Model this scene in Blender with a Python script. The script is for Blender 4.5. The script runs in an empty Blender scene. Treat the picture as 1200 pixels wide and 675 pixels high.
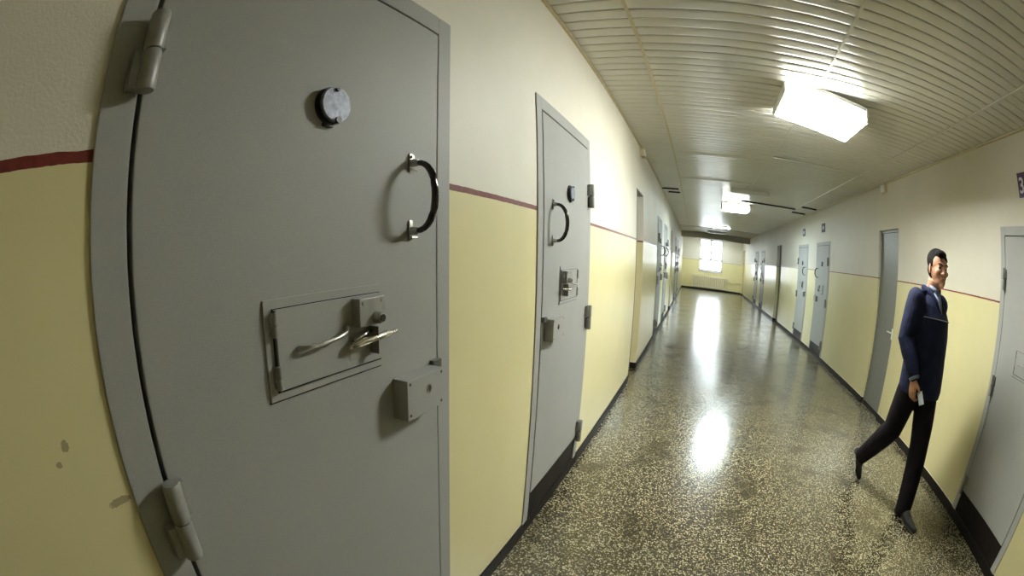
import bpy, bmesh, math, random
from mathutils import Vector, Matrix
random.seed(7)
PI = math.pi
S = bpy.context.scene
C = S.collection

# ------------------------------------------------------------------ constants
XL, XR = -0.68, 2.735          # inner faces of the two long walls
CEIL = 2.847
YB, YF = -2.6, 24.4            # wall behind the camera, far wall
EYE = 1.462
RED = 1.652                    # top of the red dividing stripe

# ------------------------------------------------------------------ materials
def new_mat(name):
    m = bpy.data.materials.new(name); m.use_nodes = True
    nt = m.node_tree; b = nt.nodes['Principled BSDF']
    return m, nt, b
def N(nt, t, **kw):
    n = nt.nodes.new(t)
    for k, v in kw.items(): setattr(n, k, v)
    return n
def lk(nt, a, b): nt.links.new(a, b)
def math_node(nt, op, a, b=None, c=None, clamp=False):
    n = N(nt, 'ShaderNodeMath', operation=op); n.use_clamp = clamp
    for i, v in enumerate((a, b, c)):
        if v is None: continue
        if isinstance(v, (int, float)): n.inputs[i].default_value = v
        else: lk(nt, v, n.inputs[i])
    return n.outputs[0]
def mix(nt, fac, a, b):
    n = N(nt, 'ShaderNodeMix', data_type='RGBA')
    for s, v in ((n.inputs[0], fac), (n.inputs[6], a), (n.inputs[7], b)):
        if isinstance(v, (int, float)): s.default_value = v
        elif isinstance(v, tuple): s.default_value = (*v, 1)
        else: lk(nt, v, s)
    return n.outputs[2]
def noise(nt, scale, detail=3, rough=.5, vec=None):
    n = N(nt, 'ShaderNodeTexNoise'); n.inputs['Scale'].default_value = scale
    n.inputs['Detail'].default_value = detail; n.inputs['Roughness'].default_value = rough
    if vec is not None: lk(nt, vec, n.inputs['Vector'])
    return n.outputs[0]
def rng(nt, v, a, b, c=0., d=1.):
    n = N(nt, 'ShaderNodeMapRange'); lk(nt, v, n.inputs[0])
    for i, x in enumerate((a, b, c, d)): n.inputs[i+1].default_value = x
    return n.outputs[0]
def bump(nt, b, h, strength=.3, dist=.002):
    n = N(nt, 'ShaderNodeBump'); n.inputs['Strength'].default_value = strength
    n.inputs['Distance'].default_value = dist; lk(nt, h, n.inputs['Height']); lk(nt, n.outputs[0], b.inputs['Normal'])
def pos(nt): return N(nt, 'ShaderNodeNewGeometry').outputs['Position']
def objc(nt): return N(nt, 'ShaderNodeTexCoord').outputs['Object']

def simple(name, col, rough=.5, metal=0., var=.08, scale=30., bmp=0., bscale=200., bdist=.001, coat=0.):
    m, nt, b = new_mat(name)
    n = noise(nt, scale, 4, .6, objc(nt))
    lo = tuple(max(0, c*(1-var)) for c in col); hi = tuple(min(1, c*(1+var)) for c in col)
    lk(nt, mix(nt, rng(nt, n, .3, .7), lo, hi), b.inputs['Base Color'])
    b.inputs['Roughness'].default_value = rough; b.inputs['Metallic'].default_value = metal
    b.inputs['Coat Weight'].default_value = coat
    if bmp: bump(nt, b, noise(nt, bscale, 2, .5, objc(nt)), bmp, bdist)
    return m

def wall_paint(name, thick, z0=RED, chips=(), k=1.):
    m, nt, b = new_mat(name)
    p = pos(nt); sep = N(nt, 'ShaderNodeSeparateXYZ'); lk(nt, p, sep.inputs[0])
    z = math_node(nt, 'ADD', sep.outputs[2], math_node(nt, 'MULTIPLY', math_node(nt, 'SUBTRACT', noise(nt, 26, 3, .6, p), .5), .006))
    upper = math_node(nt, 'GREATER_THAN', z, z0)
    band = math_node(nt, 'GREATER_THAN', z, z0 - thick)
    mott = rng(nt, noise(nt, 1.6, 4, .6, p), .3, .7)
    cu = mix(nt, mott, (.70, .66, .56), (.76, .72, .62))
    cl = mix(nt, mott, (.73, .66, .36), (.78, .71, .42))
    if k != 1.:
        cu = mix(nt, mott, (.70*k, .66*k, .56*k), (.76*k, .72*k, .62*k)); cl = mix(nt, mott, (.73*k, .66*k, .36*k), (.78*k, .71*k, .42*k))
    cr = mix(nt, rng(nt, noise(nt, 60, 3, .6, p), .3, .7), (.13, .022, .018), (.22, .04, .03))
    col = mix(nt, band, cl, cr); col = mix(nt, upper, col, cu)
    edge = math_node(nt, 'LESS_THAN', math_node(nt, 'ADD', sep.outputs[2], math_node(nt, 'MULTIPLY', noise(nt, 9, 3, .6, p), .022)), .0955)
    col = mix(nt, edge, col, (.84, .80, .62))
    for (cx, cy, cz, ry, rz) in chips:
        v = N(nt, 'ShaderNodeVectorMath', operation='SUBTRACT'); lk(nt, p, v.inputs[0]); v.inputs[1].default_value = (cx, cy, cz)
        w = N(nt, 'ShaderNodeVectorMath', operation='MULTIPLY'); lk(nt, v.outputs[0], w.inputs[0]); w.inputs[1].default_value = (0, 1/ry, 1/rz)
        l = N(nt, 'ShaderNodeVectorMath', operation='LENGTH'); lk(nt, w.outputs[0], l.inputs[0])
        d = math_node(nt, 'ADD', l.outputs['Value'], math_node(nt, 'MULTIPLY', math_node(nt, 'SUBTRACT', noise(nt, 110, 3, .7, p), .5), 1.6))
        col = mix(nt, math_node(nt, 'LESS_THAN', d, .8), col, (.42, .34, .2))
    lk(nt, col, b.inputs['Base Color'])
    lk(nt, rng(nt, upper, 0, 1, .30, .55), b.inputs['Roughness'])
    h1 = noise(nt, 160, 2, .5, p); h2 = noise(nt, 5, 2, .5, p)
    h = math_node(nt, 'ADD', math_node(nt, 'MULTIPLY', h1, rng(nt, upper, 0, 1, .10, .6)), math_node(nt, 'MULTIPLY', h2, 1.2))
    bump(nt, b, h, .55, .0035)
    return m

M = {}
M['wall_l'] = wall_paint('wall paint left', .019, chips=[(XL, .105, 1.118, .03, .009), (XL, .04, 1.235, .008, .012), (XL, .02, 1.21, .006, .006)])
M['wall_r'] = wall_paint('wall paint right', .013, k=.80)  # same paint, darkened to put the dimmer light of this side into the colour
M['wall_e'] = wall_paint('wall paint end', .012, z0=1.56)
M['plaster'] = simple('cream plaster', (.72, .68, .56), .55, bmp=.3, bscale=150)
M['beam'] = simple('grey cream beam paint', (.50, .48, .42), .5, bmp=.2)
M['skirting'] = simple('black skirting paint', (.012, .009, .008), .5, var=.3, bmp=.2)
M['skirting'].node_tree.nodes['Principled BSDF'].inputs['Specular IOR Level'].default_value = .2
M['cream'] = simple('cream gloss paint', (.70, .62, .34), .35)
M['white'] = simple('white gloss paint', (.78, .78, .76), .35)
M['plastic'] = simple('yellowed white plastic', (.62, .54, .36), .4)
M['iron'] = simple('cream radiator enamel', (.82, .79, .68), .35)
M['brown'] = simple('dull brown door paint', (.16, .125, .10), .4)
M['service'] = simple('grey service door paint', (.17, .175, .165), .4, bmp=.2, bscale=120)
M['dark'] = simple('dark void', (.012, .011, .010), .8)
M['steel'] = simple('worn bare steel', (.48, .47, .44), .3, .85, var=.25, scale=60, bmp=.2)
M['bolt'] = simple('bright worn steel', (.62, .59, .52), .2, .95, var=.2, scale=80)
M['hinge'] = simple('painted hinge steel', (.30, .30, .285), .38, .1, var=.15, bmp=.15)
M['darkhinge'] = simple('dark grey hinge steel', (.10, .10, .095), .4, .2)
M['bakelite'] = simple('black brown bakelite', (.020, .010, .008), .18, var=.4, coat=.5)
M['disc'] = simple('blue grey scuffed metal', (.17, .18, .225), .42, .3, var=.4, scale=70, bmp=.2)
M['black'] = simple('black metal', (.01, .01, .011), .4)

def door_paint():
    m, nt, b = new_mat('grey steel door paint')
    p = objc(nt)
    mott = rng(nt, noise(nt, 2.2, 4, .55, p), .3, .7)
    base = mix(nt, mott, (.315, .318, .31), (.35, .352, .342))
    speck = rng(nt, noise(nt, 420, 2, .6, p), .35, .65)
    base = mix(nt, math_node(nt, 'MULTIPLY', speck, .35), base, (.43, .43, .41))
    # rubbed pale smears
    st = rng(nt, noise(nt, 7, 6, .75, p), .62, .8)
    base = mix(nt, math_node(nt, 'MULTIPLY', st, .3), base, (.52, .52, .49))
    lk(nt, base, b.inputs['Base Color'])
    b.inputs['Roughness'].default_value = .55
    b.inputs['Specular IOR Level'].default_value = .35
    h = math_node(nt, 'ADD', noise(nt, 330, 2, .5, p), math_node(nt, 'MULTIPLY', noise(nt, 14, 2, .5, p), 1.5))
    bump(nt, b, h, .35, .0012)
    return m
M['door'] = door_paint()

def terrazzo():
    m, nt, b = new_mat('polished terrazzo')
    p = pos(nt)
    def chips(scale, th0, th1):
        v = N(nt, 'ShaderNodeTexVoronoi'); v.inputs['Scale'].default_value = scale; lk(nt, p, v.inputs['Vector'])
        c = N(nt, 'ShaderNodeSeparateColor'); lk(nt, v.outputs['Color'], c.inputs[0])
        inside = rng(nt, v.outputs['Distance'], th1, th0)
        return inside, c
    a, ca = chips(88, .36, .54)
    sel = math_node(nt, 'GREATER_THAN', ca.outputs[0], .40)
    f1 = math_node(nt, 'MULTIPLY', a, sel)
    a2, cb = chips(150, .28, .48)
    sel2 = math_node(nt, 'GREATER_THAN', cb.outputs[1], .40)
    f2 = math_node(nt, 'MULTIPLY', a2, sel2)
    patch = rng(nt, noise(nt, 2.0, 4, .55, p), .36, .56)
    matrix = mix(nt, patch, (.040, .034, .014), (.054, .046, .022))
    chipc = mix(nt, ca.outputs[1], (.31, .28, .17), (.54, .49, .35))
    chip2 = mix(nt, cb.outputs[2], (.16, .145, .085), (.38, .35, .24))
    col = mix(nt, math_node(nt, 'MULTIPLY', f2, .9), matrix, chip2)
    col = mix(nt, math_node(nt, 'MULTIPLY', f1, .95), col, chipc)
    grime = rng(nt, noise(nt, 2.6, 4, .6, p), .47, .33)
    col = mix(nt, math_node(nt, 'MULTIPLY', grime, .66), col, (.040, .032, .012))
    lk(nt, col, b.inputs['Base Color'])
    rn = noise(nt, 2.4, 5, .65, p)
    lk(nt, rng(nt, rn, .3, .7, .15, .25), b.inputs['Roughness'])
    b.inputs['IOR'].default_value = 1.62
    b.inputs['Specular IOR Level'].default_value = .62
    bump(nt, b, noise(nt, 9, 3, .5, p), .07, .003)
    return m
M['floor'] = terrazzo()

def slat_mat():
    m, nt, b = new_mat('glossy ceiling slat enamel')
    p = pos(nt)
    n1 = rng(nt, noise(nt, .9, 4, .6, p), .3, .7)
    lk(nt, mix(nt, n1, (.66, .645, .585), (.74, .725, .67)), b.inputs['Base Color'])
    b.inputs['Roughness'].default_value = .30
    b.inputs['Metallic'].default_value = .12
    b.inputs['Specular IOR Level'].default_value = .7
    bump(nt, b, noise(nt, 3, 2, .5, p), .15, .01)
    return m
M['slat'] = slat_mat()

def emit(name, col, st):
    m, nt, b = new_mat(name)
    b.inputs['Base Color'].default_value = (.8, .8, .8, 1)
    b.inputs['Emission Color'].default_value = (*col, 1); b.inputs['Emission Strength'].default_value = st
    return m
M['lamp'] = emit('lit lamp diffuser', (.97, 1.0, .92), 108.)
M['lamp_side'] = emit('lit lamp side', (.97, 1.0, .90), 26.)
M['lamp2'] = emit('lit far lamp diffuser', (.80, .96, 1.0), 110.)
M['lamp3'] = emit('dim lit lamp diffuser', (.86, .98, 1.0), 42.)
def glass():
    m, nt, b = new_mat('window glass')
    b.inputs['Base Color'].default_value = (1, 1, 1, 1); b.inputs['Roughness'].default_value = 0
    b.inputs['Transmission Weight'].default_value = 1; b.inputs['IOR'].default_value = 1.01
    return m
M['glass'] = glass()
# clothes and skin
M['skin'] = simple('warm skin', (.50, .25, .16), .5, var=.1, scale=18)
M['hair'] = simple('dark hair', (.010, .008, .008), .85, var=.4, scale=90, bmp=.5, bscale=160, bdist=.004)
M['navy'] = simple('navy uniform cloth', (.014, .018, .050), .75, var=.25, scale=14, bmp=.5, bscale=26, bdist=.012)
M['trouser'] = simple('black trouser cloth', (.010, .008, .012), .8, var=.3, scale=12, bmp=.5, bscale=20, bdist=.012)
M['shirt'] = simple('pale blue shirt cloth', (.20, .25, .38), .7)
M['shoe'] = simple('polished black leather', (.005, .005, .006), .28)
M['paper'] = simple('pale folded paper', (.45, .50, .58), .6)
M['pipe'] = simple('grey piping', (.16, .17, .18), .6)
M['lips'] = simple('lips', (.30, .11, .09), .5)
M['eye'] = simple('dark eye', (.03, .02, .015), .25)

for q in ('navy', 'trouser', 'hair'): M[q].node_tree.nodes['Principled BSDF'].inputs['Specular IOR Level'].default_value = .15

# ------------------------------------------------------------------ mesh helpers
def bx(bm, x0, x1, y0, y1, z0, z1, bev=0.):
    r = bmesh.ops.create_cube(bm, size=1)
    vs = r['verts']
    for v in vs:
        v.co = Vector(((x0+x1)/2 + v.co.x*(x1-x0), (y0+y1)/2 + v.co.y*(y1-y0), (z0+z1)/2 + v.co.z*(z1-z0)))
    if bev:
        es = list({e for v in vs for e in v.link_edges})
        bmesh.ops.bevel(bm, geom=es, offset=bev, segments=2, affect='EDGES', profile=.6)
    return vs
def frame_of(t, hint=(0, 0, 1)):
    t = t.normalized(); h = Vector(hint)
    if abs(t.dot(h)) > .97: h = Vector((1, 0, 0)) if abs(t.x) < .9 else Vector((0, 1, 0))
    a = h.cross(t).normalized(); b = t.cross(a).normalized()
    return a, b
def tube(bm, pts, rad, seg=16, hint=(0, 0, 1), cap=True):
    """rad: list of r or (ra, rb); ra across hint, rb along it"""
    pts = [Vector(p) for p in pts]; rings = []
    if not isinstance(rad, (list, tuple)): rad = [rad]*len(pts)
    for i, p in enumerate(pts):
        t = (pts[min(i+1, len(pts)-1)] - pts[max(i-1, 0)])
        a, b = frame_of(t, hint); r = rad[i]
        ra, rb = r if isinstance(r, tuple) else (r, r)
        rings.append([bm.verts.new(p + a*math.cos(2*PI*k/seg)*ra + b*math.sin(2*PI*k/seg)*rb) for k in range(seg)])
    for r0, r1 in zip(rings, rings[1:]):
        for k in range(seg): bm.faces.new((r0[k], r0[(k+1) % seg], r1[(k+1) % seg], r1[k]))
    if cap:
        bm.faces.new(rings[0]); bm.faces.new(rings[-1])
def ball(bm, c, r, seg=18, rot=None):
    if not isinstance(r, (tuple, list)): r = (r, r, r)
    m = Matrix.Translation(Vector(c)) @ (rot if rot else Matrix()) @ Matrix.Diagonal((*r, 1))
    bmesh.ops.create_uvsphere(bm, u_segments=seg, v_segments=max(8, seg*2//3), radius=1, matrix=m)
def link_bm(name, bm, mat, parent=None, smooth=False, angle=None):
    bmesh.ops.recalc_face_normals(bm, faces=bm.faces)
    me = bpy.data.meshes.new(name); bm.to_mesh(me); bm.free()
    me.materials.append(mat)
    if smooth or angle:
        for p in me.polygons: p.use_smooth = True
        if angle: 
            try: me.set_sharp_from_angle(angle=math.radians(angle))
            except Exception: pass
    o = bpy.data.objects.new(name, me); C.objects.link(o)
    if parent: o.parent = parent
    return o
def tag(o, label, cat=None, group=None, kind=None):
    o['label'] = label
    if cat: o['category'] = cat
    if group: o['group'] = group
    if kind: o['kind'] = kind
    return o
def empty(name, loc=(0, 0, 0), rz=0.):
    o = bpy.data.objects.new(name, None); C.objects.link(o); o.location = loc; o.rotation_euler = (0, 0, rz)
    o.empty_display_size = .1
    return o
def copy_tree(o, parent=None):
    c = o.copy(); C.objects.link(c)
    if parent: c.parent = parent
    for ch in list(o.children): copy_tree(ch, c)
    return c
def remeshed(name, bm, mat, parent, voxel, smooth=4, factor=.5):
    """one continuous skin over overlapping solids"""
    bmesh.ops.recalc_face_normals(bm, faces=bm.faces)
    me = bpy.data.meshes.new('src'); bm.to_mesh(me); bm.free()
    o = bpy.data.objects.new('src', me); C.objects.link(o)
    r = o.modifiers.new('r', 'REMESH'); r.mode = 'VOXEL'; r.voxel_size = voxel; r.use_smooth_shade = True
    if smooth:
        s = o.modifiers.new('s', 'SMOOTH'); s.iterations = smooth; s.factor = factor
    dg = bpy.context.evaluated_depsgraph_get(); dg.update()
    me2 = bpy.data.meshes.new_from_object(o.evaluated_get(dg))
    bpy.data.objects.remove(o); me2.name = name
    me2.materials.clear(); me2.materials.append(mat)
    for p in me2.polygons: p.use_smooth = True
    n = bpy.data.objects.new(name, me2); C.objects.link(n); n.parent = parent
    return n

# ------------------------------------------------------------------ openings in the long walls
# (y0, y1, top, depth of recess, kind)
DW, DH = .96, 2.193
left_doors = [(.132, .96, 'lo'), (1.816, .958, 'hi'), (7.86, .99, 'lo'), (9.60, 1.0, 'hi'), (15.05, .98, 'lo'), (16.85, .98, 'hi')]
right_doors = [(1.885, .958, 'hi'), (8.24, 1.0, 'lo'), (9.98, .985, 'hi'), (16.46, .95, 'lo'), (18.2, .95, 'hi')]
left_niches = [(5.04, 5.70, 2.235, .26), (12.35, 13.15, 2.235, .22)]
right_niches = [(5.12, 5.79, 2.258, .075), (13.25, 14.03, 2.265, .14)]
end_niche = (22.95, 24.15, 2.30, .12)

def long_wall(name, side, doors, niches, mat, label, extra=()):
    xs = XL if side == 'L' else XR; o = -1 if side == 'L' else 1
    th = .42
    ops = [(y, y+w, DH, .10) for y, w, h in doors] + list(niches) + list(extra)
    ops.sort()
    bm = bmesh.new()
    def b(y0, y1, z0, z1, d0=0.):
        xa, xb = xs + o*d0, xs + o*th
        bx(bm, min(xa, xb), max(xa, xb), y0, y1, z0, z1)
    y = YB - .3
    for (a, c, top, d) in ops:
        b(y, a, 0, CEIL+.2); b(a, c, top, CEIL+.2); b(a, c, 0, top, d)
        y = c
    b(y, YF+.3, 0, CEIL+.2)
    w = link_bm(name, bm, mat); tag(w, label, 'wall', kind='structure')
    # skirting, broken at the openings
    bm = bmesh.new(); y = YB
    for (a, c, top, d) in ops + [(YF, YF, 0, 0)]:
        xa, xb = xs - o*.011, xs + o*.003
        bx(bm, min(xa, xb), max(xa, xb), y, a, 0, .076, .002)
        if d and d != .10:   # along the reveals and back of a niche
            xa, xb = xs, xs + o*(d-.012)
            if a > 0: bx(bm, min(xa, xb), max(xa, xb), c-.012, c+.001, 0, .076)
        y = c
    s = link_bm('baseboard_left' if side == 'L' else 'baseboard_right', bm, M['skirting'])
    tag(s, 'black painted skirting along the foot of the %s corridor wall' % ('left' if side == 'L' else 'right'), 'skirting', kind='structure')
    # small cornice angle
    bm = bmesh.new(); xa, xb = xs + o*.002, xs - o*.022
    bx(bm, min(xa, xb), max(xa, xb), YB, 18.0, CEIL-.016, CEIL-.004, .002)
    s = link_bm('trim_left' if side == 'L' else 'trim_right', bm, M['plastic'])
    tag(s, 'thin yellowed edge strip where the slatted ceiling meets the %s wall' % ('left' if side == 'L' else 'right'), 'trim', kind='structure')
long_wall('wall_left', 'L', left_doors, left_niches, M['wall_l'], 'long left corridor wall, cream above a red stripe and yellow below')
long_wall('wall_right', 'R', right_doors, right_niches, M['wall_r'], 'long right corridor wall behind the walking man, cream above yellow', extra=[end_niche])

# floor
bm = bmesh.new(); bx(bm, XL-.5, XR+.5, YB-.3, YF+.3, -.1, 0)
tag(link_bm('floor', bm, M['floor']), 'shiny speckled terrazzo corridor floor', 'floor', kind='structure')

# end wall with the window opening
WX0, WX1, WZ0, WZ1 = .255, 1.60, .995, 2.735
bm = bmesh.new()
for a in ((XL-.3, WX0, 0, CEIL+.2), (WX1, XR+.3, 0, CEIL+.2), (WX0, WX1, 0, WZ0), (WX0, WX1, WZ1, CEIL+.2)):
    bx(bm, a[0], a[1], YF, YF+.38, a[2], a[3])
tag(link_bm('wall_far', bm, M['wall_e']), 'far end wall around the bright window and radiator', 'wall', kind='structure')
bm = bmesh.new(); bx(bm, XL, XR, YF-.012, YF+.002, 0, .09, .002)
tag(link_bm('baseboard_far', bm, M['skirting']), 'black skirting under the radiator on the far wall', 'skirting', kind='structure')
bm = bmesh.new(); bx(bm, XL-.3, XR+.3, YB-.3, YB, 0, CEIL+.2)
tag(link_bm('wall_back', bm, M['wall_l']), 'corridor end wall behind the photographer', 'wall', kind='structure')
# beam across the corridor
bm = bmesh.new(); bx(bm, XL, XR, 21.25, 21.60, 2.565, CEIL+.1, .006)
tag(link_bm('trim_1', bm, M['beam']), 'grey cream beam crossing the far end of the corridor', 'beam', kind='structure')

# ceiling: slats across the corridor in panels between joint strips
P = .1108
xj = [XL-.02, -.268, 1.022, 2.302, XR+.02]
Y0c = 2.071
bm = bmesh.new()
k0 = int((YB - Y0c)/P) - 1; k1 = int((18.05 - Y0c)/P)
prof = [(.000, .014), (.0015, .0020), (.006, .0002), (.030, -.0004), (.054, -.0006), (.080, -.0004), (.0975, .0002), (.1005, .0020), (.102, .014), (P, .014)]
def gaps(k, c):
    y = Y0c + k*P
    for (gc, gy) in ((0, 8.78), (0, 9.22), (2, 9.52), (3, 10.02), (3, 9.05)):
        if c == gc and abs(y - gy) < P*.5: return True
    return False
for k in range(k0, k1):
    for c in range(4):
        y = Y0c + k*P
        rr = random.Random(k*7+c)
        dz = rr.uniform(-.0007, .0007); tilt = rr.uniform(-.012, .012)
        pf = [(a, b + dz + (a-P/2)*tilt) for a, b in prof]
        if c == 2 and abs(y - 5.40) < P*.5: pf = [(a, b - .010 + (a-P/2)*.16) for a, b in pf]     # slats that sag
        if c == 1 and abs(y - 5.62) < P*.5: pf = [(a, b - .006 - (a-P/2)*.15) for a, b in pf]
        if c == 1 and abs(y - 7.5) < P*.5: pf = [(a, b - .006 + (a-P/2)*.14) for a, b in pf]
        g = gaps(k, c)
        x0, x1 = xj[c], xj[c+1]
        if g: pf = [(a, b) if a < .055 or a > .10 else (a, .13) for a, b in pf]                      # slot left open
        va = [bm.verts.new((x0, y+a, CEIL+b)) for a, b in pf]
        vb = [bm.verts.new((x1, y+a, CEIL+b)) for a, b in pf]
        for i in range(len(pf)-1): bm.faces.new((va[i], va[i+1], vb[i+1], vb[i]))
bx(bm, XL-.3, XR+.3, YB-.3, YF+.3, CEIL+.135, CEIL+.2)
ce = link_bm('ceiling', bm, M['slat'], angle=50); tag(ce, 'glossy off-white slatted ceiling over the corridor', 'ceiling', kind='structure')
bm = bmesh.new(); bx(bm, XL-.02, XR+.02, 18.0, YF+.02, CEIL-.012, CEIL+.12)
tag(link_bm('ceiling_end', bm, M['beam']), 'plain grey cream plaster ceiling past the end of the slats', 'ceiling', kind='structure')
for n_, (x0, x1, yy) in enumerate(((XL+.01, -.335, 8.78), (-.57, -.325, 9.22), (1.03, 2.28, 9.52), (2.32, 2.65, 10.03), (2.33, 2.66, 9.04))):
    bm = bmesh.new(); bx(bm, x0, x1, yy-.03, yy+.05, CEIL-.022, CEIL+.03, .003)  # black bars fill the slots, standing in for the shade inside
    tag(link_bm('trim_%d' % (n_+6), bm, M['dark']), ['dark open slot in the ceiling nearest the left wall', 'second dark ceiling slot by the left wall, the farther one', 'long dark slot in the ceiling right of the farther lamp', 'short dark ceiling slot by the right wall, the farther one', 'short dark ceiling slot by the right wall, the nearer one'][n_], 'ceiling slot', kind='structure')
for i, x in enumerate(xj[1:4]):
    bm = bmesh.new(); bx(bm, x-.011, x+.011, YB, 18.0, CEIL-.004, CEIL+.006, .002)
    tag(link_bm('trim_%d' % (i+2), bm, M['plastic'] if i == 0 else M['slat']),
        ['yellowed joint strip along the ceiling nearest the left wall', 'ceiling joint strip running over the lit lamps', 'ceiling joint strip nearest the right wall'][i], 'ceiling strip', kind='structure')

# ------------------------------------------------------------------ the window and what is beyond
w = empty('window_1', ((WX0+WX1)/2, YF+.10, WZ0)); tag(w, 'bright white framed window above the radiator at the corridor end', 'window', kind='structure')
hw = (WX1-WX0)/2; hh = WZ1-WZ0; zt = .62
bm = bmesh.new()
for a in ((-hw, -hw+.09, 0, hh), (hw-.09, hw, 0, hh), (-hw, hw, 0, .09), (-hw, hw, hh-.09, hh), (-hw, hw, zt-.05, zt+.06), (-.055, .055, zt, hh)):
    bx(bm, a[0], a[1], 0, .08, a[2], a[3], .006)
link_bm('window_frame', bm, M['white'], w)
for nm, a in (('window_pane', (-hw+.06, -.03, zt+.04, hh-.06)), ('window_pane', (.03, hw-.06, zt+.04, hh-.06)), ('window_pane', (-hw+.06, hw-.06, .06, zt-.03))):
    bm = bmesh.new(); bx(bm, a[0], a[1], .035, .041, a[2], a[3]); link_bm(nm, bm, M['glass'], w)
bm = bmesh.new(); bx(bm, -hw-.03, hw+.03, -.14, .0, -.03, .0, .006); link_bm('window_sill', bm, M['white'], w)

# ------------------------------------------------------------------ radiator
RX0, RX1, RZ0, RZ1 = -.09, 1.86, .14, .74
r = empty('radiator', ((RX0+RX1)/2, YF-.026, 0)); tag(r, 'long cream cast iron radiator under the window at the corridor end', 'radiator')
n = 17; hw = (RX1-RX0)/2; st = (RX1-RX0)/n
for i in range(n):
    xc = -hw + st*(i+.5); bm = bmesh.new()
    for yy in (-.055, -.125):
        tube(bm, [(xc, yy, RZ0+.03), (xc, yy, RZ1-.03)], [(st*.19, .022)]*2, 10, (0, 1, 0))
    bx(bm, xc-st*.26, xc+st*.26, -.16, -.03, RZ1-.07, RZ1, .016)
    bx(bm, xc-st*.26, xc+st*.26, -.16, -.03, RZ0, RZ0+.07, .016)
    link_bm('radiator_section', bm, M['iron'], r, angle=40)
for z in (RZ0+.035, RZ1-.035):
    bm = bmesh.new(); tube(bm, [(-hw-.02, -.09, z), (hw+.02, -.09, z)], .018, 10); link_bm('connecting_pipe', bm, M['iron'], r, smooth=True)
for x in (-hw*.8, hw*.8):
    bm = bmesh.new(); bx(bm, x-.02, x+.02, -.10, .02, RZ0-.03, RZ0, .003); bx(bm, x-.015, x+.015, -.02, .024, RZ0-.03, RZ1-.1, .003)
    link_bm('bracket', bm, M['iron'], r)
bm = bmesh.new()
tube(bm, [(RX1+.02, YF-.11, RZ1-.035), (RX1+.10, YF-.11, RZ1-.035), (RX1+.14, YF-.10, .58), (RX1+.18, YF-.05, .55), (XR+.01, YF-.05, .55)], .017, 10)
tag(link_bm('heating_pipe', bm, M['iron'], smooth=True), 'cream heating pipe running from the radiator to the right wall', 'pipe')

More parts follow.
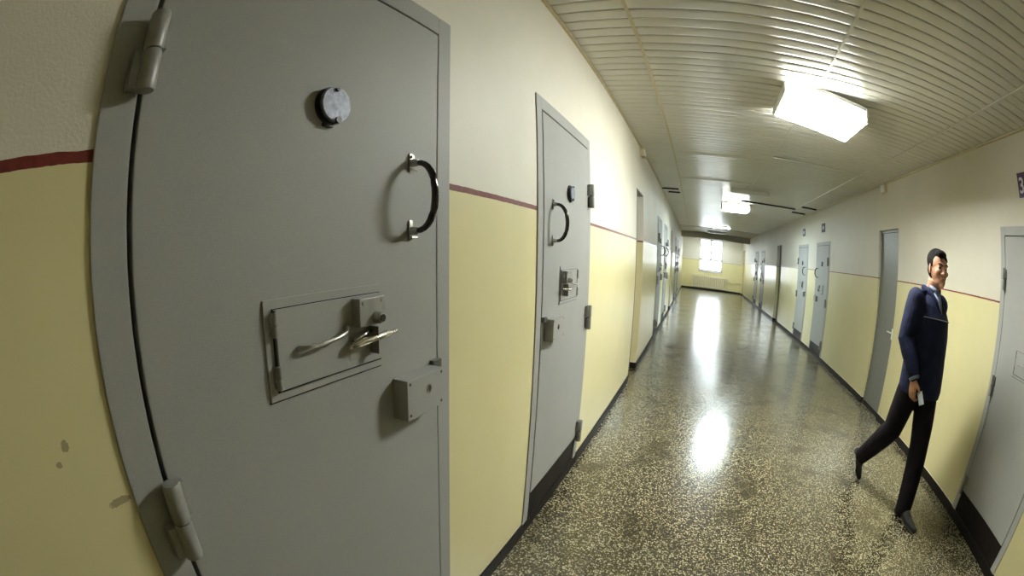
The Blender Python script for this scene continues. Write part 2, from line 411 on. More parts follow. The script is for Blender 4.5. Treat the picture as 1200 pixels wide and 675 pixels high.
# ------------------------------------------------------------------ cell doors
def make_door(s):
    """s = +1 / -1: direction of u (away from the hinges) along local x"""
    root = empty('door')
    def ubx(bm, u0, u1, v0, v1, w0, w1, bev=0.):
        a, b = s*u0, s*u1; bx(bm, min(a, b), max(a, b), v0, v1, w0, w1, bev)
    def p(u, v, w): return (s*u, v, w)
    bm = bmesh.new()
    ubx(bm, 0, .064, -.10, .006, .07, DH, .0025)
    ubx(bm, DW-.064, DW, -.10, .006, .07, DH, .0025)
    ubx(bm, .064, DW-.064, -.10, .006, 2.128, DH, .0025)
    link_bm('door_frame', bm, M['door'], root)
    bm = bmesh.new()
    ubx(bm, 0, DW, -.10, .008, 0, .07, .002); ubx(bm, .064, DW-.064, -.10, .0, .07, .238, .002)
    link_bm('threshold', bm, M['skirting'], root)
    bm = bmesh.new(); ubx(bm, .072, DW-.071, -.055, .008, .241, 2.120, .003)
    leaf = link_bm('door_leaf', bm, M['door'], root)
    bm = bmesh.new(); ubx(bm, .062, DW-.062, -.098, -.075, .236, 2.13)
    link_bm('rebate', bm, M['dark'], root)
    V = .008
    for wz in (1.738, .978, .212):
        bm = bmesh.new(); h = .150
        cu, cv = .068, .030
        for (a, b_) in ((wz, wz+h*.485), (wz+h*.505, wz+h)):
            tube(bm, [p(cu, cv, a), p(cu, cv, a+.004), p(cu, cv, b_-.004), p(cu, cv, b_)], [.0155, .0175, .0175, .0155], 14)
        ubx(bm, .036, .066, .006, .030, wz+.004, wz+h*.47, .003)
        ubx(bm, .070, .094, .008, .030, wz+h*.53, wz+h-.004, .003)
        hg = link_bm('hinge', bm, M['hinge'], root, angle=35)
        bm = bmesh.new(); tube(bm, [p(cu, cv, wz+h*.48), p(cu, cv, wz+h*.51)], .013, 12); link_bm('hinge_pin', bm, M['dark'], hg)
    # viewer
    u, w_ = .487, 1.773
    bm = bmesh.new()
    tube(bm, [p(u, V, w_), p(u, V+.006, w_)], .044, 32)
    tube(bm, [p(u, V+.006, w_), p(u, V+.013, w_)], .038, 32)
    pe = link_bm('peephole', bm, M['black'], root, angle=40)
    bm = bmesh.new()
    tube(bm, [p(u, V+.014, w_), p(u, V+.019, w_), p(u, V+.021, w_)], [.041, .041, .0395], 32)
    link_bm('peephole_cover', bm, M['disc'], pe, angle=20)
    bm = bmesh.new()
    tube(bm, [p(u-.002, V+.016, w_+.034), p(u-.002, V+.026, w_+.034)], .0045, 10)
    tube(bm, [p(u+.004, V+.006, w_-.036), p(u+.004, V+.026, w_-.036)], .0075, 12)
    ubx(bm, u-.022, u+.004, V, V+.01, w_-.050, w_-.040, .002)
    link_bm('peephole_catch', bm, M['black'], pe, angle=40)
    # curved pull handle
    bm = bmesh.new(); u = .768; pts = []; rd = []
    for i in range(17):
        a = PI*i/16; pts.append(p(u+.004, V+.016+.058*math.sin(a)**.8, 1.593 - .088*math.cos(a))); rd.append(.0075 + .0022*math.sin(a))
    tube(bm, pts, rd, 14, (0, 0, 1))
    ph = link_bm('pull_handle', bm, M['bakelite'], root, smooth=True)
    for z0, z1, sg in ((1.655, 1.706, 1), (1.480, 1.531, -1)):
        bm = bmesh.new(); zc = 1.681 if sg > 0 else 1.505
        ubx(bm, u-.007, u+.007, V, V+.005, z0, z1, .0015)
        tube(bm, [p(u+.002, V+.004, zc), p(u+.003, V+.024, zc)], [.011, .009], 12)
        tube(bm, [p(u, V+.005, z1-.008 if sg > 0 else z0+.008), p(u, V+.010, z1-.008 if sg > 0 else z0+.008)], .0045, 8)
        tube(bm, [p(u-.004, V+.008, zc-.016*1), p(u+.018, V+.010, zc-.017*1)], .0022, 8)
        link_bm('handle_bracket', bm, M['steel'], ph, angle=40)
    # serving hatch
    bm = bmesh.new()
    ubx(bm, .318, .645, V-.002, V+.004, 1.188, 1.380, .0012)
    ubx(bm, .338, .638, V+.002, V+.009, 1.207, 1.361, .0012)
    ht = link_bm('serving_hatch', bm, M['door'], root)
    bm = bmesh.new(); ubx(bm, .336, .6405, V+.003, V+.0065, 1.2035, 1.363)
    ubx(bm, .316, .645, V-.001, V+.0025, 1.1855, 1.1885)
    link_bm('hatch_gap', bm, M['black'], ht)  # dark strips for the gap and a painted shadow line at the hatch edges
    bm = bmesh.new()
    for z0, z1 in ((1.310, 1.356), (1.210, 1.256)):
        tube(bm, [p(.338, V+.010, z0), p(.338, V+.010, (z0+z1)/2-.0008)], .0068, 12)
        tube(bm, [p(.338, V+.010, (z0+z1)/2+.0008), p(.338, V+.010, z1)], .0068, 12)
        ubx(bm, .330, .350, V+.002, V+.009, z0+.004, z1-.004, .001)
    link_bm('hatch_hinge', bm, M['hinge'], ht, angle=40)
    bm = bmesh.new(); tube(bm, [p(.340, V+.008, 1.205), p(.340, V+.008, 1.36)], .0028, 8); link_bm('hinge_rod', bm, M['darkhinge'], ht)
    bm = bmesh.new()
    tube(bm, [p(.392, V+.004, 1.276), p(.394, V+.018, 1.280), p(.410, V+.026, 1.281), p(.45, V+.030, 1.283), p(.485, V+.030, 1.286), p(.510, V+.026, 1.292), p(.528, V+.010, 1.298)], [.007, .0065, .0042, .004, .004, .0042, .005], 12)
    link_bm('hatch_handle', bm, M['steel'], ht, smooth=True)
    bm = bmesh.new(); ubx(bm, .545, .628, V+.004, V+.034, 1.296, 1.357, .002)
    for a, b_ in ((.556, 1.346), (.617, 1.347)): tube(bm, [p(a, V+.033, b_), p(a, V+.036, b_)], .0042, 8)
    ubx(bm, .628, .643, V+.012, V+.024, 1.322, 1.340, .001)
    hl = link_bm('hatch_lock', bm, M['hinge'], ht)
    bm = bmesh.new(); tube(bm, [p(.598, V+.033, 1.311), p(.598, V+.050, 1.311), p(.598, V+.052, 1.311)], [.0135, .0125, .0105], 18)
    link_bm('lock_barrel', bm, M['steel'], ht, angle=40)
    bm = bmesh.new(); tube(bm, [p(.598, V+.0515, 1.311), p(.598, V+.0535, 1.311)], .0085, 16)
    link_bm('lock_hole', bm, M['black'], ht)
    bm = bmesh.new()
    tube(bm, [p(.526, V+.018, 1.258), p(.538, V+.026, 1.260), p(.60, V+.028, 1.264), p(.640, V+.028, 1.267), p(.646, V+.028, 1.267), p(.672, V+.028, 1.269)], [.007, .0085, .0085, .0085, .0062, .0056], 12)
    tube(bm, [p(.534, V+.022, 1.268), p(.570, V+.020, 1.276), p(.598, V+.018, 1.281)], .004, 10)
    link_bm('slide_bolt', bm, M['bolt'], ht, smooth=True)
    bm = bmesh.new()
    ubx(bm, .532, .612, V+.004, V+.010, 1.222, 1.284, .001)
    ubx(bm, .600, .603, V+.004, V+.036, 1.228, 1.290, .0008)
    link_bm('bolt_keeper', bm, M['hinge'], ht)
    # surface lock
    bm = bmesh.new(); ubx(bm, .688, .850, V, V+.046, 1.036, 1.141, .0022)
    lb = link_bm('lock_box', bm, M['door'], root)
    bm = bmesh.new()
    for a in (.699, .840):
        for b_ in (1.048, 1.130): tube(bm, [p(a, V+.0455, b_), p(a, V+.0465, b_)], .0040, 10)
    link_bm('screw', bm, M['black'], lb)
    bm = bmesh.new(); tube(bm, [p(.780, V+.045, 1.099), p(.780, V+.049, 1.099)], [(.0095, .0125), (.008, .011)], 18, (0, 0, 1)); link_bm('keyhole_plate', bm, M['bolt'], lb, angle=40)
    bm = bmesh.new(); ubx(bm, .7788, .7812, V+.048, V+.050, 1.092, 1.102); tube(bm, [p(.780, V+.048, 1.104), p(.780, V+.050, 1.104)], .0028, 8); link_bm('keyhole', bm, M['black'], lb)
    bm = bmesh.new(); ubx(bm, .852, .893, .004, .022, 1.128, 1.152, .002)
    link_bm('strike_box', bm, M['darkhinge'], root)
    return root
protoP, protoN = make_door(1), make_door(-1)
used = {1: False, -1: False}
def place_door(idx, side, y0, wd, hinge, label, near):
    # left wall: local +x points to -y ; right wall: local +x points to +y
    if side == 'L': s = -1 if hinge == 'lo' else 1; rz = -PI/2; x = XL
    else: s = 1 if hinge == 'lo' else -1; rz = PI/2; x = XR
    proto = protoP if s > 0 else protoN
    if used[s]: o = copy_tree(proto)
    else: o = proto; used[s] = True
    o.name = 'door_%d' % idx
    o.location = (x, y0 if hinge == 'lo' else y0+wd, 0); o.rotation_euler = (0, 0, rz)
    o.scale = (wd/DW, 1, 1)
    tag(o, label, 'cell door', 'grey steel cell doors along the corridor', 'structure')
    return o
labs_l = ['large grey steel cell door filling the left of the view',
          'second grey steel cell door on the left wall, beyond the yellow pier',
          'third cell door on the left wall, first after the near left doorway recess',
          'fourth cell door on the left wall, its handle beside that of the third',
          'fifth cell door on the left wall, just past the far doorway recess',
          'sixth and farthest cell door on the left wall']
labs_r = ['grey cell door at the right edge, in front of the walking man, under a purple plate',
          'right wall cell door under a dark plate, nearer one of the middle pair',
          'right wall cell door under a dark plate, farther one of the middle pair',
          'nearer one of the last two cell doors on the right wall',
          'farthest cell door on the right wall']
i = 1
for (y, wd, h), l in zip(left_doors, labs_l): place_door(i, 'L', y, wd, h, l, i < 3); i += 1
for (y, wd, h), l in zip(right_doors, labs_r): place_door(i, 'R', y, wd, h, l, i == 7); i += 1

# recessed doors in the niches
def niche_door(idx, side, y0, y1, top, d, mat, label, frame=None, handle=True):
    xs = XL if side == 'L' else XR; o = -1 if side == 'L' else 1
    root = empty('door_%d' % idx, (xs + o*(d-.002), (y0+y1)/2, 0)); tag(root, label, 'recessed door', kind='structure')
    hwid = (y1-y0)/2
    bm = bmesh.new(); t = .030; a, b = 0, -o*t
    bx(bm, min(a, b), max(a, b), -hwid+.03, hwid-.03, .05, top-.035, .004); link_bm('door_leaf', bm, mat, root)
    bm = bmesh.new(); b = -o*.042
    for q in ((-hwid, -hwid+.03, 0, top), (hwid-.03, hwid, 0, top), (-hwid, hwid, top-.035, top)): bx(bm, min(0, b), max(0, b), q[0], q[1], q[2], q[3], .003)
    link_bm('door_frame', bm, frame or mat, root)
    bm = bmesh.new(); bx(bm, min(0, b), max(0, b), -hwid+.03, hwid-.03, 0, .05); link_bm('threshold', bm, M['skirting'], root)
    if handle:
        bm = bmesh.new(); ys = -hwid+.09
        tube(bm, [(-o*.03, ys, 1.03), (-o*.055, ys, 1.03), (-o*.062, ys+.012, 1.03), (-o*.062, ys+.11, 1.03)], .008, 10)
        bx(bm, min(-o*.028, -o*.035), max(-o*.028, -o*.035), ys-.018, ys+.018, .95, 1.08, .002)
        tag(link_bm('door_handle', bm, M['white'], root, angle=40), 'small white lever handle')
    return root
niche_door(12, 'L', *left_niches[0], M['brown'], 'brown door set back in the narrow recess after the second left cell door', handle=False)
niche_door(13, 'L', *left_niches[1], M['brown'], 'brown door in the farther recess of the left wall', handle=False)
niche_door(14, 'R', *right_niches[0], M['service'], 'tall plain grey door with a small white handle behind the walking man')
niche_door(15, 'R', *right_niches[1], M['service'], 'plain dark grey door recessed in the right wall beyond the middle cell doors', handle=False)
niche_door(16, 'R', *end_niche, M['cream'], 'cream painted door on the right wall past the beam', frame=M['cream'])
# brown edge guard of the left doorway recess
bm = bmesh.new(); bx(bm, XL-.05, XL+.004, 5.036, 5.062, .07, 2.235, .002); bx(bm, XL-.25, XL+.002, 5.062, 5.70, 2.223, 2.237, .002)
tag(link_bm('trim_5', bm, M['brown']), 'dark brown edging of the near left doorway recess', 'trim', kind='structure')

# ------------------------------------------------------------------ number plates on the right wall
M['plate'] = simple('purple plate enamel', (.050, .012, .085), .35)
M['plate2'] = simple('dark blue plate enamel', (.012, .016, .035), .35)
M['ink'] = simple('white lettering', (.62, .60, .68), .5)
def plate(y0, y1, z0, z1, label, mat, text=None):
    root = empty('number_plate', (XR, (y0+y1)/2, z0)); tag(root, label, 'sign', 'number plates over the right-hand cell doors')
    bm = bmesh.new(); bx(bm, -.006, .001, -(y1-y0)/2, (y1-y0)/2, 0, z1-z0, .001)
    link_bm('plate_panel', bm, mat, root)
    if text:
        cu = bpy.data.curves.new('t', 'FONT'); cu.body = text; cu.size = .155; cu.extrude = .001; cu.align_x = 'LEFT'; cu.offset = .002
        to = bpy.data.objects.new('t', cu); C.objects.link(to)
        dg = bpy.context.evaluated_depsgraph_get(); dg.update()
        me = bpy.data.meshes.new_from_object(to.evaluated_get(dg)); bpy.data.objects.remove(to)
        me.materials.clear(); me.materials.append(M['ink'])
        o = bpy.data.objects.new('number', me); C.objects.link(o); o.parent = root
        # text x -> -y world, text y -> z, facing -x
        o.matrix_local = Matrix(((0, 0, -1, -.0065), (-1, 0, 0, (y1-y0)/2-.014), (0, 1, 0, .030), (0, 0, 0, 1)))
    else:
        bm = bmesh.new(); bx(bm, -.0075, -.005, -.060, .060, (z1-z0)*.30, (z1-z0)*.70, .001)
        link_bm('plate_panel_marking', bm, M['ink'], root)
plate(2.19, 2.505, 2.385, 2.556, 'purple plate with white numeral above the door at the right edge', M['plate'], '3')
plate(8.62, 8.87, 2.385, 2.552, 'small dark plate above the nearer of the middle right cell doors', M['plate2'])
plate(10.32, 10.55, 2.385, 2.552, 'small dark plate above the farther of the middle right cell doors', M['plate2'])

# junction boxes under the ceiling
def jbox(x, y, o, label):
    root = empty('mounted_junction_box', (x, y, 2.715)); tag(root, label, 'junction box')
    bm = bmesh.new(); a, b = 0, o*.055; bx(bm, min(a, b), max(a, b), -.07, .07, 0, .105, .008); link_bm('box_body', bm, M['plastic'], root)
    bm = bmesh.new(); a, b = o*.053, o*.060; bx(bm, min(a, b), max(a, b), -.06, .06, .008, .097, .003); link_bm('box_lid', bm, M['white'], root)
    bm = bmesh.new(); tube(bm, [(o*.02, 0, .10), (o*.02, 0, .13)], .008, 8); link_bm('cable_stub', bm, M['plastic'], root)
jbox(XL, 5.55, 1, 'small yellowed box under the ceiling on the left wall')
jbox(XR, 5.50, -1, 'small yellowed box under the ceiling on the right wall above the plain grey door')

# ------------------------------------------------------------------ lamps
def lamp(xc, yc, z0, wx, wy, lit, label, mat=None, tilt=0.):
    root = empty('ceiling_lamp', (xc, yc, z0)); tag(root, label, 'ceiling lamp', None); root.rotation_euler = (0, tilt, 0)
    h = CEIL - z0
    bm = bmesh.new(); bx(bm, -wx/2, wx/2, -wy/2, wy/2, h-.035, h-.002, .006); link_bm('lamp_housing', bm, M['white'], root)
    bm = bmesh.new(); bx(bm, -wx/2+.012, wx/2-.012, -wy/2+.012, wy/2-.012, 0, h-.034 if not lit else .012, .004)
    link_bm('lamp_diffuser', bm, mat if lit else M['white'], root)
    if lit:
        bm = bmesh.new(); bx(bm, -wx/2+.006, wx/2-.006, -wy/2+.006, wy/2-.006, .010, h-.034, .004); link_bm('diffuser_rim', bm, M['lamp_side'], root)
    for sx in (-1, 1):
        bm = bmesh.new(); a, b = sx*wx/2, sx*(wx/2+.016); bx(bm, min(a, b), max(a, b), -wy/2, wy/2, .002, h-.004, .004); link_bm('end_cap', bm, M['white'], root)
lamp(1.085, 3.37, CEIL-.135, .68, .60, True, 'bright lit ceiling lamp nearest the camera', M['lamp'], math.radians(9.5))
lamp(.95, 10.25, CEIL-.15, .62, .60, True, 'lit ceiling lamp farther down the corridor', M['lamp2'])
lamp(1.05, 8.15, CEIL-.075, .72, .16, False, 'slim unlit ceiling lamp just before the farther lit one')
lamp(1.02, 16.9, CEIL-.05, .68, .40, True, 'dimly lit ceiling lamp third from the camera', M['lamp3'])
lamp(1.02, 19.6, CEIL-.10, .9, .20, False, 'unlit ceiling lamp strip in front of the far beam')
lamp(1.02, 22.9, CEIL-.09, 1.2, .50, True, 'lit ceiling lamp in the end bay behind the beam', M['lamp3'])  # unseen lamp, added to brighten the far end

# ------------------------------------------------------------------ the walking man
OX, OY, ANG = 1.93, 2.98, math.radians(19)
man = empty('person', (OX, OY, 0)); tag(man, 'dark-haired man in navy uniform jacket and black trousers walking beside the right wall', 'person')
Fv = Vector((math.sin(ANG), -math.cos(ANG), 0)); Rv = Vector((Fv.y, -Fv.x, 0))
def L(r, f, z): return Rv*r + Fv*f + Vector((0, 0, z))
FH = tuple(Fv)      # hint: forward
def limb(bm, pts, rad, seg=18):
    tube(bm, [L(*p) for p in pts], rad, seg, FH)
    for p, r in ((pts[0], rad[0]), (pts[-1], rad[-1])):
        rr = r if isinstance(r, (int, float)) else min(r)
        ball(bm, L(*p), rr, 14)
RT = Matrix((( Rv.x, Fv.x, 0, 0), (Rv.y, Fv.y, 0, 0), (0, 0, 1, 0), (0, 0, 0, 1)))   # local (r,f,z) -> world axes
def eb(bm, c, r, seg=20, yaw=0., pitch=0., roll=0.):
    ball(bm, L(*c), r, seg, RT @ Matrix.Rotation(yaw, 4, 'Z') @ Matrix.Rotation(pitch, 4, 'X') @ Matrix.Rotation(roll, 4, 'Y'))
# joint positions (right, forward, up)
J = dict(hipR=(.095, .02, .96), kneeR=(.095, -.085, .545), ankR=(.07, -.405, .20),
         hipL=(-.085, .05, .96), kneeL=(-.045, .165, .53), ankL=(.012, .285, .085),
         shR=(.195, .015, 1.485), elR=(.262, .00, 1.21), wrR=(.235, .14, .985),
         shL=(-.195, -.01, 1.485), elL=(-.25, -.14, 1.23), wrL=(-.22, -.22, .99))
HY = -.42
HS = 1.07
def hd(r, f, z):
    r, f, z = r*HS, f*HS, z*HS      # head-local point -> body coords (head centre at (0,.085,1.72)), head turned a little
    c, s = math.cos(HY), math.sin(HY)
    return (r*c - f*s, .085 + r*s + f*c, 1.715 + z)
def fingers(bm, wr, side):
    """hand hanging from the wrist, fingers curled forward round the paper"""
    w = Vector(wr); d = Vector((-.02*side, .10, -.80)).normalized()     # hand direction (r,f,z)
    across = Vector((0, 1, .12)).normalized(); palmn = Vector((-side, 0, 0))
    c0 = w; c1 = w + d*.045; c2 = w + d*.095
    tube(bm, [L(*c0), L(*c1), L(*c2)], [(.024, .028), (.017, .040), (.014, .042)], 16, FH)
    ball(bm, L(*c2), .016, 12)
    for k, (off, ln) in enumerate(((.031, .072), (.011, .080), (-.010, .074), (-.030, .058))):
        b = c2 + across*off; p1 = b + d*ln*.45 + palmn*.006; p2 = p1 + d*ln*.22 + palmn*ln*.30; p3 = p2 + palmn*ln*.22 - d*ln*.10
        tube(bm, [L(*b), L(*p1), L(*p2), L(*p3)], [.0098, .0092, .0085, .0072], 10)
        for q, rr in ((b, .0098), (p1, .0092), (p2, .0085), (p3, .0072)): ball(bm, L(*q), rr, 10)
    t0 = w + d*.03 + across*.030; t1 = t0 + across*.024 + d*.030 + palmn*.012; t2 = t1 + across*.004 + d*.030 + palmn*.014
    tube(bm, [L(*t0), L(*t1), L(*t2)], [.013, .0105, .0085], 10)
    for q, rr in ((t0, .013), (t1, .0105), (t2, .0085)): ball(bm, L(*q), rr, 10)
bm = bmesh.new()
# torso, arms and legs under the clothes
tube(bm, [L(0, .02, .90), L(0, .02, 1.02), L(0, .01, 1.15), L(0, .015, 1.32), L(0, .01, 1.45), L(0, .01, 1.53)], [(.15, .10), (.155, .105), (.145, .10), (.165, .11), (.16, .09), (.06, .06)], 24, FH)
for sd in ('R', 'L'):
    limb(bm, [J['hip'+sd], tuple((Vector(J['hip'+sd])+Vector(J['knee'+sd]))/2), J['knee'+sd]], [.080, .068, .052])
    k, a = Vector(J['knee'+sd]), Vector(J['ank'+sd])
    limb(bm, [tuple(k), tuple(k.lerp(a, .3)), tuple(a)], [.050, .052, .034])
    s_, e_, w_ = (Vector(J[x+sd]) for x in ('sh', 'el', 'wr'))
    limb(bm, [tuple(s_), tuple(s_.lerp(e_, .5)), tuple(e_)], [.048, .044, .036])
    limb(bm, [tuple(e_), tuple(e_.lerp(w_, .35)), tuple(w_)], [.036, .038, .024])
fingers(bm, J['wrR'], 1); fingers(bm, J['wrL'], -1)
# feet
for sd, tip, heel in (('L', (.015, .42, .04), (.0, .245, .04)), ('R', (.058, -.385, .07), (.075, -.45, .19))):
    limb(bm, [J['ank'+sd], tuple((Vector(J['ank'+sd])+Vector(tip))/2), tip], [.034, .028, .020])
# neck and head
tube(bm, [L(0, .015, 1.48), L(0, .03, 1.56), L(0, .055, 1.64)], [.064, .058, .058], 20, FH)
def hb(c, r, yaw=0., **k): eb(bm, hd(*c), tuple(q*HS for q in r), yaw=yaw+HY, **k)
hb((0, -.005, .035), (.076, .094, .088))         # skull
hb((0, .022, -.015), (.066, .076, .085))         # face mass
hb((0, .036, -.070), (.050, .054, .046))         # jaw
hb((0, .074, -.096), (.024, .020, .018))         # chin
hb((0, .088, .030), (.050, .014, .012))          # brow ridge
for sx in (-1, 1):
    hb((sx*.036, .072, -.018), (.024, .024, .020))   # cheekbones
    hb((sx*.077, -.002, -.005), (.008, .019, .032), yaw=sx*-.3)   # ears
    hb((sx*.013, .100, -.026), (.009, .010, .008))   # nostrils
    hb((sx*.030, .080, .012), (.014, .012, .010))    # eyelids
tube(bm, [L(*hd(0, .092, .022)), L(*hd(0, .106, -.004)), L(*hd(0, .113, -.024))], [.0085, .0105, .0125], 12, FH)
ball(bm, L(*hd(0, .110, -.025)), .0125, 12)
hb((0, .092, -.056), (.022, .012, .011))         # mouth mass
body = remeshed('person_body', bm, M['skin'], man, .0050, 3, .5)
# lips, eyes, brows
bm = bmesh.new(); eb(bm, hd(0, .101, -.054), (.021, .006, .0035)); eb(bm, hd(0, .100, -.060), (.017, .006, .0035)); link_bm('lips', bm, M['lips'], man, smooth=True)
for sx in (-1, 1):
    bm = bmesh.new(); eb(bm, hd(sx*.031, .086, .008), (.011, .008, .006)); link_bm('eye', bm, M['eye'], man, smooth=True)
    bm = bmesh.new(); tube(bm, [L(*hd(sx*.014, .101, .030)), L(*hd(sx*.034, .098, .036)), L(*hd(sx*.052, .082, .030))], [.003, .0045, .0025], 8); link_bm('eyebrow', bm, M['hair'], man, smooth=True)
# hair
bm = bmesh.new()
eb(bm, hd(0, -.014, .052), (.088, .103, .091))
eb(bm, hd(0, .050, .098), (.060, .046, .030)); eb(bm, hd(.01, .072, .092), (.046, .022, .024))
eb(bm, hd(0, -.060, -.005), (.072, .049, .066), yaw=HY)
for sx in (-1, 1): eb(bm, hd(sx*.072, .014, .036), (.009, .022, .030), yaw=HY)
hair = remeshed('hair', bm, M['hair'], man, .005, 2)
# trim the hair off the face: everything in front of the hairline is pushed inside the skull
for v in hair.data.vertices:
    co = v.co; f = co.dot(Fv) - .085; z = co.z - 1.715
    if f > .050 and z < .064: v.co = co - Fv*(f-.050)*1.0 - Fv*.01
# trousers
bm = bmesh.new()
tube(bm, [L(0, .03, .86), L(0, .03, .93), L(0, .03, 1.02), L(0, .03, 1.08)], [(.168, .140), (.178, .145), (.17, .125), (.16, .115)], 26, FH)
def leg(h, k, a, rads):
    h, k, a = Vector(h), Vector(k), Vector(a)
    pts = [h, h.lerp(k, .33), h.lerp(k, .7), k, k.lerp(a, .35), k.lerp(a, .7), a]
    limb(bm, [tuple(q) for q in pts], rads)
leg(J['hipR'], J['kneeR'], (.070, -.385, .205), [.104, .106, .098, .090, .086, .078, .070])
leg(J['hipL'], J['kneeL'], (.010, .280, .085), [.104, .106, .100, .090, .088, .082, .076])
eb(bm, (0, .02, .90), (.13, .12, .10))
remeshed('trousers', bm, M['trouser'], man, .008, 4)
# jacket
bm = bmesh.new()
tube(bm, [L(0, .045, .855), L(0, .045, .90), L(0, .040, 1.00), L(0, .034, 1.12), L(0, .028, 1.27), L(0, .022, 1.38), L(0, .012, 1.46), L(0, .01, 1.515), L(0, .012, 1.545)],
     [(.208, .180), (.216, .188), (.212, .184), (.206, .180), (.214, .176), (.214, .164), (.194, .128), (.128, .098), (.085, .080)], 30, FH)
def sleeve(s_, e_, w_):
    s_, e_, w_ = Vector(s_), Vector(e_), Vector(w_)
    w2 = e_.lerp(w_, .93)
    pts = [s_, s_.lerp(e_, .3), s_.lerp(e_, .75), e_, e_.lerp(w2, .35), e_.lerp(w2, .8), w2]
    limb(bm, [tuple(q) for q in pts], [.078, .082, .075, .070, .068, .058, .050])
sleeve(J['shR'], J['elR'], J['wrR']); sleeve(J['shL'], J['elL'], J['wrL'])
# cloth folds down the sleeves and skirt
for sd in ('R', 'L'):
    s_, e_, w_ = (Vector(J[x+sd]) for x in ('sh', 'el', 'wr'))
    for q in (.55, .8, .98):
        c = s_.lerp(e_, q); eb(bm, tuple(c + Vector((.02 if sd == 'R' else -.02, .01, 0))), (.054, .058, .014), roll=.4)
    for q in (.25, .55, .8):
        c = e_.lerp(w_, q); eb(bm, tuple(c), (.058-.01*q, .060-.012*q, .012), roll=-.5)
jk = remeshed('jacket', bm, M['navy'], man, .0065, 3)
# collar wings of the jacket
bm = bmesh.new()
for sx in (-1, 1):
    tube(bm, [L(sx*.035, -.055, 1.575), L(sx*.078, .0, 1.572), L(sx*.070, .065, 1.545), L(sx*.046, .118, 1.49), L(sx*.020, .162, 1.41)], [(.012, .020), (.013, .022), (.013, .026), (.012, .024), (.008, .008)], 12)
link_bm('jacket_collar', bm, M['navy'], man, smooth=True)
# shirt front, collar and cuffs
bm = bmesh.new()
tube(bm, [L(0, .010, 1.545), L(0, .022, 1.585)], [(.070, .068), (.064, .062)], 24, FH)
tube(bm, [L(0, .085, 1.56), L(0, .118, 1.50), L(0, .146, 1.43), L(0, .168, 1.375)], [(.045, .02), (.036, .02), (.018, .018), (.005, .010)], 14, FH)
for sx in (-1, 1): tube(bm, [L(sx*.058, .045, 1.592), L(sx*.040, .092, 1.575), L(sx*.020, .118, 1.535)], [(.006, .012), (.007, .017), (.004, .006)], 10)
link_bm('shirt', bm, M['shirt'], man, smooth=True)
for sd in ('R', 'L'):
    e_, w_ = Vector(J['el'+sd]), Vector(J['wr'+sd]); bm = bmesh.new()
    tube(bm, [L(*e_.lerp(w_, .88)), L(*e_.lerp(w_, 1.02)), L(*e_.lerp(w_, 1.06))], [.048, .046, .038], 20); link_bm('shirt_cuff', bm, M['shirt'], man, smooth=True)
# piping across the chest and epaulettes
bm = bmesh.new()
pts = [L(.222*math.sin(a), .020 + .171*math.cos(a), 1.385 + .004*math.cos(2*a)) for a in [(-58+116*i/16)*PI/180 for i in range(17)]]
tube(bm, pts, .0035, 8); link_bm('piping', bm, M['pipe'], man, smooth=True)
for sx in (-1, 1):
    bm = bmesh.new(); tube(bm, [L(sx*.085, .012, 1.558), L(sx*.14, .014, 1.543), L(sx*.21, .01, 1.545)], [(.025, .006), (.025, .006), (.027, .006)], 10, (0, 0, 1)); link_bm('epaulette', bm, M['navy'], man, smooth=True)
# shoes
def shoe(ank, heel, ball_, tip, sole_dir):
    bm = bmesh.new()
    a, h, b, t = (Vector(x) for x in (ank, heel, ball_, tip))
    tube(bm, [L(*(a+(a-h)*.05)), L(*a), L(*h.lerp(b, .45)+Vector((0, 0, 0))) if False else L(*((a+b)/2*1.0)), L(*b), L(*t)], [.044, .046, (.048, .046), (.052, .036), (.030, .024)], 16, (0, 0, 1))
    for q, r in ((a, .050), (h, .040), (b, .038), (t, .026)): ball(bm, L(*q), r, 14)
    tube(bm, [L(*h), L(*h.lerp(b, .5)), L(*b), L(*t)], [(.036, .020), (.034, .018), (.044, .020), (.024, .016)], 14, (0, 0, 1))
    return bm
remeshed('shoe', shoe((.012, .275, .085), (.005, .225, .042), (.018, .40, .042), (.022, .505, .032), None), M['shoe'], man, .005, 3)
remeshed('shoe', shoe((.070, -.405, .185), (.078, -.452, .205), (.058, -.385, .075), (.052, -.350, .028), None), M['shoe'], man, .005, 3)
# paper held in the right hand
pw = Vector(J['wrR']) + Vector((-.028, .085, -.105))
bm = bmesh.new(); 
bx(bm, -.0018, .0018, -.018, .026, -.052, .035, .0008); bx(bm, .0020, .0036, -.016, .024, -.048, .035, .0006)
pp = link_bm('folded_paper', bm, M['paper'])
pp.matrix_world = Matrix.Translation(Vector((OX, OY, 0)) + L(*pw)) @ RT @ Matrix.Rotation(.62, 4, 'X') @ Matrix.Rotation(.5, 4, 'Z')
tag(pp, 'small pale folded paper held in the right hand of the walking man', 'paper')

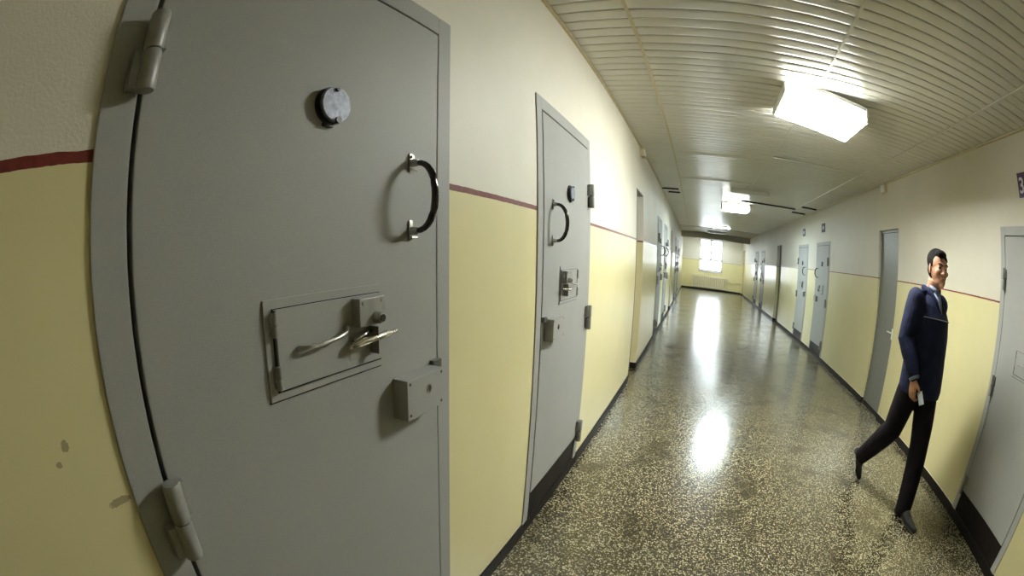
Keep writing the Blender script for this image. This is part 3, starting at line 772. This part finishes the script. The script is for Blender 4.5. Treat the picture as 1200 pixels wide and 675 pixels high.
# ------------------------------------------------------------------ daylight
wd = bpy.data.worlds.new('World'); S.world = wd; wd.use_nodes = True
bg = wd.node_tree.nodes['Background']; bg.inputs[0].default_value = (.86, .95, 1.0, 1); bg.inputs[1].default_value = 17.
li = bpy.data.lights.new('window_daylight', 'AREA'); li.shape = 'RECTANGLE'; li.size = WX1-WX0; li.size_y = WZ1-WZ0
lo = bpy.data.objects.new('window_daylight', li); C.objects.link(lo); lo.location = ((WX0+WX1)/2, YF+.30, (WZ0+WZ1)/2); lo.rotation_euler = (-PI/2, 0, 0)
li.cycles.is_portal = True

# ------------------------------------------------------------------ camera: 15 mm equisolid fisheye, image cut off-centre
fpx, cx, cy = 521.17, -64.42, 90.24
yaw, pitch, roll = (math.radians(a) for a in (-30.662, -15.19, .198))
cyw, syw, cp, sp, cr, sr = math.cos(yaw), math.sin(yaw), math.cos(pitch), math.sin(pitch), math.cos(roll), math.sin(roll)
F = Vector((syw*cp, cyw*cp, sp)); R0 = Vector((cyw, -syw, 0)); U0 = R0.cross(F); R = cr*R0 + sr*U0; U = -sr*R0 + cr*U0
cam = bpy.data.cameras.new('camera'); co = bpy.data.objects.new('camera', cam); C.objects.link(co); S.camera = co
co.matrix_world = Matrix(((R.x, U.x, -F.x, 0), (R.y, U.y, -F.y, 0), (R.z, U.z, -F.z, EYE), (0, 0, 0, 1)))
cam.type = 'PANO'; cam.panorama_type = 'FISHEYE_EQUISOLID'
cam.sensor_fit = 'HORIZONTAL'; cam.sensor_width = 36; cam.sensor_height = 20.25
cam.fisheye_lens = fpx*36/1200; cam.fisheye_fov = math.radians(300)
cam.shift_x = -cx/1200; cam.shift_y = cy/675
cam.clip_start = .01; cam.clip_end = 200

vs = S.view_settings; S.display_settings.display_device = 'sRGB'
vs.view_transform = 'Standard'; vs.look = 'None'; vs.exposure = 0.0; vs.gamma = 1.0; vs.use_curve_mapping = False
cyc = S.cycles
cyc.use_denoising = True; cyc.max_bounces = 14; cyc.diffuse_bounces = 8; cyc.glossy_bounces = 6; cyc.sample_clamp_indirect = 12; cyc.caustics_reflective = False; cyc.caustics_refractive = False
